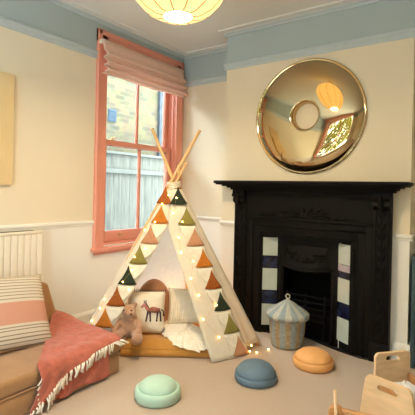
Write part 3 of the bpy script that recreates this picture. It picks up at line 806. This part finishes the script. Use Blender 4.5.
mb = MB(); mb.tube([mpt(a, b, .053) for a, b in ((.0, .0), (L1, 0), (L1, D1), (0, D1))], .006, 8, closed=True); mb.build('piping', M['must'], mt)

vr = math.atan2(.586, .81)     # things that face the door have rz = vr
# rust cushion with a round top
rc = empty('arched_cushion', (-2.145, 2.325, MZT-.02), vr+.1, label='rust arched cushion leaning behind the embroidered pillow', cat='cushion')
mb = MB()
for s in (-1, 1):
    def fn(u, v):
        th = u*2*PI; r = v
        x = .135*math.cos(th)*r; zz = math.sin(th)*r
        z = (.205*zz if zz > 0 else .155*zz)
        if zz < 0: x = .135*max(-1, min(1, math.cos(th)*(1+.35*(-zz))))*r
        return V((x, s*.045*(1-r**3)**.5, z+.155))
    mb.grid(fn, 48, 12, closeu=True)
bmesh.ops.remove_doubles(mb.bm, verts=mb.bm.verts[:], dist=1e-4)
o = mb.build('cover', M['rust'], rc, local=True); o.matrix_local = Matrix.Rotation(-.12, 4, 'X')
# embroidered pillow
dk, cov, sd = pillow(.275, .30, .10, (-2.055, 2.145, MZT-.002), vr, -.16, M['ecru'], 'embroidered_pillow', 'square cream pillow embroidered with a donkey, dark fringe along its top', pinch=.04)
front = sd(-1)
def onf(x, z, lift=.002):      # point on the pillow's front in its own frame
    x += .018; u, v = x/.275+.5, z/.30
    p = front(u, v); return V((x, p.y-lift, z))
R = Matrix.Rotation(-.16, 4, 'X')
mb = MB()
def thick(pts, r): mb.tube([onf(x, z) for x, z in pts], r, 8)
thick([(.0, .165), (.03, .172), (.06, .168), (.085, .168)], [.012, .019, .019, .014]); d1 = mb.build('embroidered_animal', M['brown_thread'], dk, local=True); d1.matrix_local = R
mb = MB(); thick([(.005, .17), (-.012, .192), (-.022, .208)], [.013, .011, .010]); thick([(-.018, .212), (-.034, .198), (-.045, .186)], [.011, .0095, .007]); thick([(.03, .19), (.045, .182), (.06, .188)], [.006, .009, .006])
d2 = mb.build('animal_head', M['pink_thread'], dk, local=True); d2.matrix_local = R
mb = MB()
for x, dx in ((.004, -.012), (.018, .004), (.072, -.006), (.088, .006)): thick([(x, .16), (x+dx*.5, .13), (x+dx, .098)], [.007, .0055, .005])
thick([(.096, .172), (.11, .16), (.112, .125)], [.004, .004, .006]); thick([(-.016, .216), (-.014, .236)], [.004, .003]); thick([(-.024, .214), (-.028, .234)], [.004, .003])
thick([(.006, .186), (-.006, .206), (-.014, .216)], .004)
for x, dx in ((.004, -.012), (.018, .004), (.072, -.006), (.088, .006)): mb.ball(onf(x+dx, .095), (.007, .004, .006), 8, 6)
d3 = mb.build('animal_legs', M['dark_thread'], dk, local=True); d3.matrix_local = R
mb = MB()
for k in range(19):
    x = -.132+k*.0147; mb.tube([(x, -.004, .288), (x+.002, -.007, .300), (x, -.004, .312)], [.0035, .004, .002], 6)
f1 = mb.build('dark_fringe', M['dark_thread'], dk, local=True); f1.matrix_local = R
mb = MB()
for k in range(5):
    mb.tube([(.118+k*.004, -.018, .012+k*.008), (.132+k*.003, -.028, .004+k*.010), (.145, -.03, .008+k*.009)], .003, 6)
f2 = mb.build('corner_tassel', M['dark_thread'], dk, local=True); f2.matrix_local = R
# sheepskin
sk = [(-2.13, 2.30), (-2.15, 2.42), (-2.04, 2.50), (-1.92, 2.50), (-1.80, 2.47), (-1.70, 2.40), (-1.62, 2.33), (-1.58, 2.26), (-1.62, 2.215), (-1.72, 2.165), (-1.80, 2.15), (-1.88, 2.165), (-1.95, 2.20), (-2.04, 2.25)]
mb = MB(); cxs = sum(p[0] for p in sk)/len(sk); cys = sum(p[1] for p in sk)/len(sk)
ns = 112
def skin(u, v):
    q = u*len(sk); i = int(q) % len(sk); f = q-int(q); a = sk[i]; b = sk[(i+1) % len(sk)]
    f = f*f*(3-2*f)
    r = v*(1+.022*math.sin(u*2*PI*23)*v+.03*math.sin(u*2*PI*9)*v)
    x = cxs+(a[0]+(b[0]-a[0])*f-cxs)*r; y = cys+(a[1]+(b[1]-a[1])*f-cys)*r
    nz = noise.noise(V((x*38, y*38, 2)))*.010+noise.noise(V((x*14, y*14, 5)))*.010
    z = MZT+.010+.026*(1-v**5)+nz*(1-v**6)
    d = V((x, y, 0))-mc; b_ = d.dot(ay); 
    if b_ < .06: z -= .55*(.06-b_)
    return V((x, y, max(.02, z)))
mb.grid(skin, ns, 22, closeu=True)
mb.build('sheepskin_rug', M['fleece'], label='cream sheepskin laid over the back of the mustard mattress', cat='sheepskin')
# knitted cushion
kc, ko, _ = pillow(.35, .27, .13, (-1.865, 2.43, MZT+.03), vr+.05, -.42, M['ecru'], 'ribbed_cushion', 'cream ribbed knit cushion resting on the sheepskin', warp=.4)
mb = MB()
for k in range(17):
    x = -.152+k*.019
    kf = pillow_fn(.35, .27, .13)(-1)
    mb.tube([kf(x/.35+.5, v/14)+V((0, -.001, 0)) for v in range(1, 14)], .0052, 6)
kr = mb.build('knit_rib', M['ecru'], kc, local=True); kr.matrix_local = Matrix.Rotation(-.42, 4, 'X')
pillow(.26, .30, .10, (-1.96, 2.64, MZT+.0), vr+.1, -.30, M['fringe'], 'plain_cushion', 'plain cream cushion standing behind the ribbed cushion', roll=.25)
# plush animal: one fused body
pt = empty('plush_toy', (-2.085, 2.03, MZT), vr-.2, label='tan plush toy animal sitting at the left tent door', cat='soft toy')
mb = MB()
mb.ball((0, .0, .075), (.062, .052, .075)); mb.ball((.0, 0, .135), (.042, .038, .04))
mb.ball((-.008, -.018, .188), (.047, .043, .043)); mb.ball((.020, -.046, .178), (.029, .028, .023))
for s in (-1, 1):
    mb.tube([(s*.04, -.01, .035), (s*.062+.01, -.06, .03), (s*.07+.02, -.115, .032)], [.036, .032, .034], 12); mb.ball((s*.07+.02, -.125, .038), (.034, .028, .036))
    mb.tube([(s*.05, -.01, .12), (s*.075, -.045, .085), (s*.078, -.07, .062)], [.022, .02, .02], 10); mb.ball((s*.078, -.072, .06), .022)
    mb.tube([(s*.028-.01, .004, .212), (s*.038-.01, .008, .230), (s*.042-.01, .01, .238)], [.014, .015, .010], 10)
mb.tube([(.0, .045, .04), (.0, .08, .05), (.0, .10, .07)], [.02, .018, .012], 10)
mb.bm.transform(Matrix.Diagonal((1.1, 1.1, 1.0, 1)))
pb = mb.build('body', M['plush'], pt, local=True)
md = pb.modifiers.new('remesh', 'REMESH'); md.mode = 'VOXEL'; md.voxel_size = .0055; md.use_smooth_shade = True
md = pb.modifiers.new('smooth', 'SMOOTH'); md.iterations = 6; md.factor = .5
for e in ((.024, -.052, .200), (-.026, -.055, .200)):
    mb = MB(); mb.ball((e[0]*1.1, e[1]*1.1, e[2]), .0065, 10, 8); mb.build('eye', M['black'], pt, local=True)
mb = MB(); mb.ball((.034, -.080, .184), (.009, .007, .006), 10, 8); mb.build('nose', M['dark_thread'], pt, local=True)

# ------------------------------------------------------------------ low sofa, cushion and throw
SX0, SX1, SY0, SY1, SZ = -2.62, -1.9, .25, 1.772, .205
sf = empty('floor_sofa', (-2.25, 1.0, 0), label='low tan velvet floor sofa along the left wall', cat='sofa')
def softbox(a, b, r=.022):
    m = MB(); m.box(a, b, bev=r); return m
softbox((SX0, SY0, 0), (SX1, SY1, .125)).build('base_cushion', M['tan'], sf)
softbox((SX0, SY0, .1255), (SX1, SY1, SZ)).build('seat_cushion', M['tan'], sf)
mb = MB()
mb.prism([(SY0, .2), (SY1-.02, .2), (SY1-.105, .475), (SY1-.13, .485), (SY0, .485)], -2.612, -2.50, lambda a, b, h: (h - (.05*(b-.2) if h > -2.55 else 0), a, b))
mb.build('backrest', M['tan'], sf, bevel=.02)
mb = MB(); mb.tube([(SX1+.001, SY0+.03, .1255), (SX1+.001, SY1-.012, .1255)], .004, 6); mb.build('seam_piping', M['tan'], sf)
cr, pk, sd_, = (.62, .54, .43), (.56, .285, .205), (.25, .205, .145)
bands = []
for a in (.03, .075, .12, .165): bands.append((a, a+.013, sd_))
bands.append((.30, .58, pk))
for a in (.22, .255): bands.append((a, a+.011, sd_))
for a in (.62, .665, .71, .755, .80, .845, .89, .935): bands.append((a, a+.012, (.27, .225, .16)))
M['cush'] = stripes('striped cotton', 2, sorted(bands), cr)
sc, so, _ = pillow(.45, .455, .14, (-2.20, 1.27, SZ+.004), PI/2, -.56, M['cush'], 'striped_cushion', 'cream cushion with black stripes and pink band on the sofa', roll=.12, pinch=.05)
# throw
th = empty('throw_blanket', (-2.0, 1.5, SZ), label='coral throw with cream fringe draped over the sofa end', cat='blanket')
def drape(y, s, off, wr=1):
    """s = distance over the seat from x=-2.6 then down its front"""
    W = SX1-.018-(-2.6); r = .026
    w1 = noise.noise(V((y*7, s*6, off*90)))*.010*wr+noise.noise(V((y*19, s*13, off*50)))*.005*wr
    fold = .007*math.sin((y*1.0+s*.7)*42)*wr
    if s < W: return V((-2.6+s, y, SZ+off+abs(w1)*1.2+max(0, fold)*.6))
    a = (s-W)/(r*PI/2)
    if a < 1: return V((SX1-.018+math.sin(a*PI/2)*(.02+off)+0*w1, y, SZ-.02+math.cos(a*PI/2)*(.02+off)))
    d = s-W-r*PI/2
    return V((SX1+.002+off+abs(w1)*1.5+max(0, fold)+.05*d*wr*.6, y, max(.012, SZ-.02-d)))
W = SX1-.018+2.6; EDGE = W+.041
# under layer hanging nearly to the carpet
mb = MB(); mb.grid(lambda u, v: drape(1.665-.44*u, W-.25*(1-u)+.01+(EDGE-W+.25*(1-u)-.01+.160+.008*math.sin(u*11))*v, .006), 40, 40); ul = mb.build('blanket_layer', M['coral'], th, solid=.006)
# upper layer, a folded corner with the fringe edge running down to the left
def bil(u, v):
    # u 0..1 from the sofa end towards the near end, v 0..1 from back to the fringe edge
    p0 = V((1.768, .0)); p1 = V((1.764, EDGE-.015)); p2 = V((1.14, EDGE+.165)); p3 = V((1.21, EDGE-.03))
    a = p0.lerp(p3, u); b = p1.lerp(p2, u)
    b = V((1.764-.60*u, EDGE-.015+.195*u**2.7)); q = a.lerp(b, v); q.x += .012*math.sin(v*5)*u
    return q
def upper(u, v):
    q = bil(u, v); p = drape(q.x, q.y, .018, 1.2)
    hump = .035*math.exp(-((u-.06)/.18)**2)*math.exp(-((v-.05)/.35)**2)
    return p+V((0, 0, hump))
mb = MB(); mb.grid(upper, 50, 60); mb.build('blanket_top_layer', M['coral'], th, solid=.007)
for k in range(44):
    u = (k+.5)/44+random.uniform(-.008, .008); u = min(.995, max(.005, u))
    p = upper(u, 1.0); n = V((1, 0, 0)); ln = random.uniform(.042, .060)
    q = V((.004+random.uniform(-.002, .006), random.uniform(-.022, .006), -ln))
    if k < 5: q = V((.03, .028+.01*random.random(), -.022)); 
    p = p+V((.003, 0, .004))
    e = p+q; e.z = max(.012, e.z); e.x = max(e.x, SX1+.02)
    mm = p.lerp(e, .5)+V((.006, random.uniform(-.006, .006), 0))
    mb = MB(); mb.tube([p, p.lerp(mm, .5)+V((.003, 0, 0)), mm, e], [.0045, .005, .0042, .0055], 6); mb.build('tassel', M['fringe'], th)
# a few tassels of the lower layer's near end
for k in range(7):
    y = 1.23+k*.006; z = .05+k*.02
    p = drape(1.225, EDGE+.16-k*.024, .012); e = p+V((.012, -.035, -.025)); e.z = max(.01, e.z)
    mb = MB(); mb.tube([p, p.lerp(e, .5)+V((.004, 0, .002)), e], [.0045, .0045, .005], 6); mb.build('tassel', M['fringe'], th)

# ------------------------------------------------------------------ stepping stones
def stone(loc, r, rd, hw, h, m, label):
    rt = empty('stepping_stone', loc, label=label, cat='stepping stone', group='foam stepping stones on the carpet')
    prof = [(r-.02, 0), (r-.008, .003), (r, .016), (r, hw-.018), (r-.004, hw-.006), (r-.012, hw), (rd+.006, hw+.001), (rd, hw-.003)]
    mb = MB(); mb.lathe(prof, 56, (0, 0, 0)); mb.build('base', m, rt, local=True)
    mb = MB(); pr = [(rd, hw-.004)]
    for k in range(1, 15):
        a = PI/2*k/14; pr.append((rd*math.cos(a)**.8 if k < 14 else .002, hw-.004+(h-hw+.004)*math.sin(a)**1.1))
    mb.lathe(pr, 56, (0, 0, 0)); mb.build('dome', m, rt, local=True)
stone((-1.508, 1.685, .0), .126, .104, .062, .108, M['mint'], 'mint green round stepping stone on carpet, nearest the sofa')
stone((-1.186, 2.205, .0), .128, .118, .050, .112, M['slate'], 'slate blue round stepping stone in front of the tent')
stone((-.985, 2.62, .0), .132, .118, .058, .108, M['orange'], 'apricot orange round stepping stone beside the basket')

# ------------------------------------------------------------------ striped basket with circus-top lid
bk = empty('lidded_basket', (-1.275, 2.845, .0005), label='striped rattan basket with pointed lid in front of the fireplace', cat='basket')
NB = 20
body = []
for k in range(13):
    t = k/12; body.append((.114+.018*t+.005*math.sin(t*PI), .004+.225*t))
mb = MB(); n = NB*6
prof = [(.02, .004)]+body+[(.126, .229), (.12, .20)]
def rib(th, r, z):
    return r*(1+.012*math.cos(th*NB)), z+.0025*math.sin(z*330)
mb.lathe(prof, n, (0, 0, 0), fr=lambda th, r, z: (r*(1+.012*abs(math.sin(th*NB/2))), z))
mb.bm.faces.ensure_lookup_table()
for f in mb.bm.faces:
    c = f.calc_center_median(); f.material_index = int((math.atan2(c.y, c.x)+PI)/(2*PI)*NB) % 2
mb.build('basket_body', [M['rattan'], M['rattan_b']], bk, local=True)
mb = MB(); prof = [(.010, .338), (.03, .326), (.08, .292), (.12, .266), (.150, .246), (.156, .238), (.155, .215), (.149, .213)]
def scal(th, r, z):
    s_ = abs(math.sin(th*NB/2))
    if z < .23: return r, z+.016*(1-s_**.7)-.004
    return r*(1+.012*s_), z
mb.lathe(prof, n, (0, 0, 0), fr=scal, cap=False)
for f in mb.bm.faces:
    c = f.calc_center_median(); f.material_index = int((math.atan2(c.y, c.x)+PI)/(2*PI)*NB) % 2
mb.build('lid', [M['rattan_w'], M['rattan_b']], bk, local=True, solid=.006)
mb = MB(); mb.lathe([(.012, .33), (.012, .346), (.004, .348)], 14); mb.tube([(.016*math.cos(a), 0, .362+.016*math.sin(a)) for a in [2*PI*k/20 for k in range(20)]], .005, 8, closed=True)
mb.build('lid_loop', M['rattan_w'], bk, local=True)

# ------------------------------------------------------------------ small plywood chairs and ride-on at the right
def toy_chair(p0, p1, h, depth, hs, label, sgn=1, flare=0, lift=0):
    p0, p1 = V(p0), V(p1); d = p1-p0; w = d.length; d.normalize(); rz = math.atan2(d.y, d.x)
    rt = empty('toy_chair', (p0.x, p0.y, 0), rz, label=label, cat='toy chair', group='small plywood chairs by the fireplace')
    # local: x along the back, y = depth direction (sgn), z up
    th = .016
    m = MB(); slot = rrect(w*.29, h-.053+lift, w*.71, h-.027+lift, .0125); 
    fill_with_holes(m, rrect(0, .0, w, h, .024), [slot[::-1]], 0, -sgn*th, lambda a, b, hh: (a+flare*(a/w-.5)*2*(1-b/h), hh, b))
    m.build('backrest', M['ply'], rt, local=True)
    for x0 in (.0, w-th):
        m = MB(); m.prism([(0, 0), (depth, 0), (depth, hs*.8), (depth-.03, hs), (0, hs+.03)], x0, x0+th, lambda a, b, hh: (hh, sgn*(a+.0005), b)); m.build('side_panel', M['ply_d'], rt, local=True, bevel=.003)
    m = MB(); m.box((th+.0005, sgn*.002, hs-.11), (w-th-.0005, sgn*(depth-.01), hs-.095)); m.build('seat', M['ply'], rt, local=True)
    return rt
toy_chair((-.493, 2.178, 0), (-.362, 2.335, 0),   .34, .19, .20, 'small plywood chair, the farther one, its handle slot towards the fireplace', sgn=-1, lift=.010)
toy_chair((-.465, 1.904, 0), (-.275, 1.854, 0), .352, .13, .22, 'small plywood chair, the nearer one at the lower right corner', sgn=1, flare=.05)
sp = empty('fleece_pad', (-.347, 2.163, .1055), math.atan2(.157, .131), label='white fluffy fleece pad on the farther plywood chair', cat='seat pad')
mb = MB()
def pad(u, v):
    a, b = 2*u-1, 2*v-1; e = max(0, (1-a**6)*(1-b**6))**.5
    return V((a*.076, b*.080, .001+e*(.122+.012*noise.noise(V((a*5, b*5, 3)))+.006*noise.noise(V((a*14, b*14, 8))))))
mb.grid(pad, 31, 25); mb.poly([(-.076, -.08, .001), (.076, -.08, .001), (.076, .08, .001), (-.076, .08, .001)])
mb.build('pad_fleece', M['fleece_w'], sp, local=True)
ro = empty('ride_on_toy', (-.49, 1.797, 0), math.atan2(.028, .14), label='small wooden toy with upright dowel and rail at the bottom edge', cat='wooden toy')
mb = MB(); mb.prism([(-.09, 0)]+[(-.06-.03*math.cos(a)*1, .197+.03*math.sin(a)) for a in [PI*k/8 for k in range(9)]]+[(-.03, 0)], -.018, .018, lambda a, b, h: (a-.015, h, b)); mb.build('end_post', M['ply_d'], ro, local=True, bevel=.005)
mb = MB(); mb.box((-.06, -.012, .187), (.145, .012, .216), bev=.008); mb.build('rail', M['ply_d'], ro, local=True)
mb = MB(); mb.box((.11, -.014, 0), (.145, .014, .1865), bev=.004); mb.build('end_leg', M['ply_d'], ro, local=True)
mb = MB(); mb.tube([(-.065, -.028, .0), (-.066, -.027, .15), (-.078, -.026, .30)], [.008, .008, .007], 12); mb.build('dowel', M['ply'], ro, local=True)

# ------------------------------------------------------------------ light
W_ = bpy.data.worlds.new('sky'); SC.world = W_; W_.use_nodes = True
nt = W_.node_tree; bg = nt.nodes['Background']; bg.inputs['Color'].default_value = (.73, .88, 1, 1); bg.inputs['Strength'].default_value = 14
def area(name, loc, rot, sx, sy, e, col, portal=False):
    l = bpy.data.lights.new(name, 'AREA'); l.shape = 'RECTANGLE'; l.size = sx; l.size_y = sy; l.energy = e; l.color = col
    o = bpy.data.objects.new(name, l); COL.objects.link(o); o.location = loc; o.rotation_euler = rot
    if portal: l.cycles.is_portal = True
    return o
area('window_portal', (XL-.16, 2.74, 1.5), (0, -PI/2, 0), 1.72, .92, 1, (1, 1, 1), True)
area('window_portal', (-1.22, YF-.22, 1.3), (PI/2, 0, 0), 2.65, 2.1, 1, (1, 1, 1), True)
sun = bpy.data.lights.new('sun', 'SUN'); sun.energy = 1.8; sun.angle = .3; sun.color = (1, .96, .88)
so_ = bpy.data.objects.new('sun', sun); COL.objects.link(so_); so_.rotation_euler = (0, math.radians(38), 0); so_.location = (3, 0, 8)

# ------------------------------------------------------------------ camera
cam = bpy.data.cameras.new('camera'); co = bpy.data.objects.new('camera', cam); COL.objects.link(co)
f, yaw, cyp, roll = 410.05, .62053, 188.81, .0226
F = V((-math.sin(yaw), math.cos(yaw), 0)); R0 = V((math.cos(yaw), math.sin(yaw), 0)); U0 = V((0, 0, 1))
R_ = math.cos(roll)*R0+math.sin(roll)*U0; U_ = -math.sin(roll)*R0+math.cos(roll)*U0
m4 = Matrix((R_, U_, -F)).transposed().to_4x4(); m4.translation = (0, 0, 1.15)
co.matrix_world = m4
cam.sensor_width = 36; cam.lens = f/415*36; cam.shift_y = (cyp-207.5)/415; cam.clip_start = .05; cam.clip_end = 100
SC.camera = co
SC.view_settings.view_transform = 'Standard'; SC.view_settings.look = 'None'; SC.view_settings.exposure = .5; SC.view_settings.gamma = 1
SC.view_settings.use_curve_mapping = False
SC.cycles.use_denoising = True
SC.cycles.max_bounces = 10; SC.cycles.diffuse_bounces = 6; SC.cycles.transparent_max_bounces = 12
SC.cycles.sample_clamp_indirect = 6
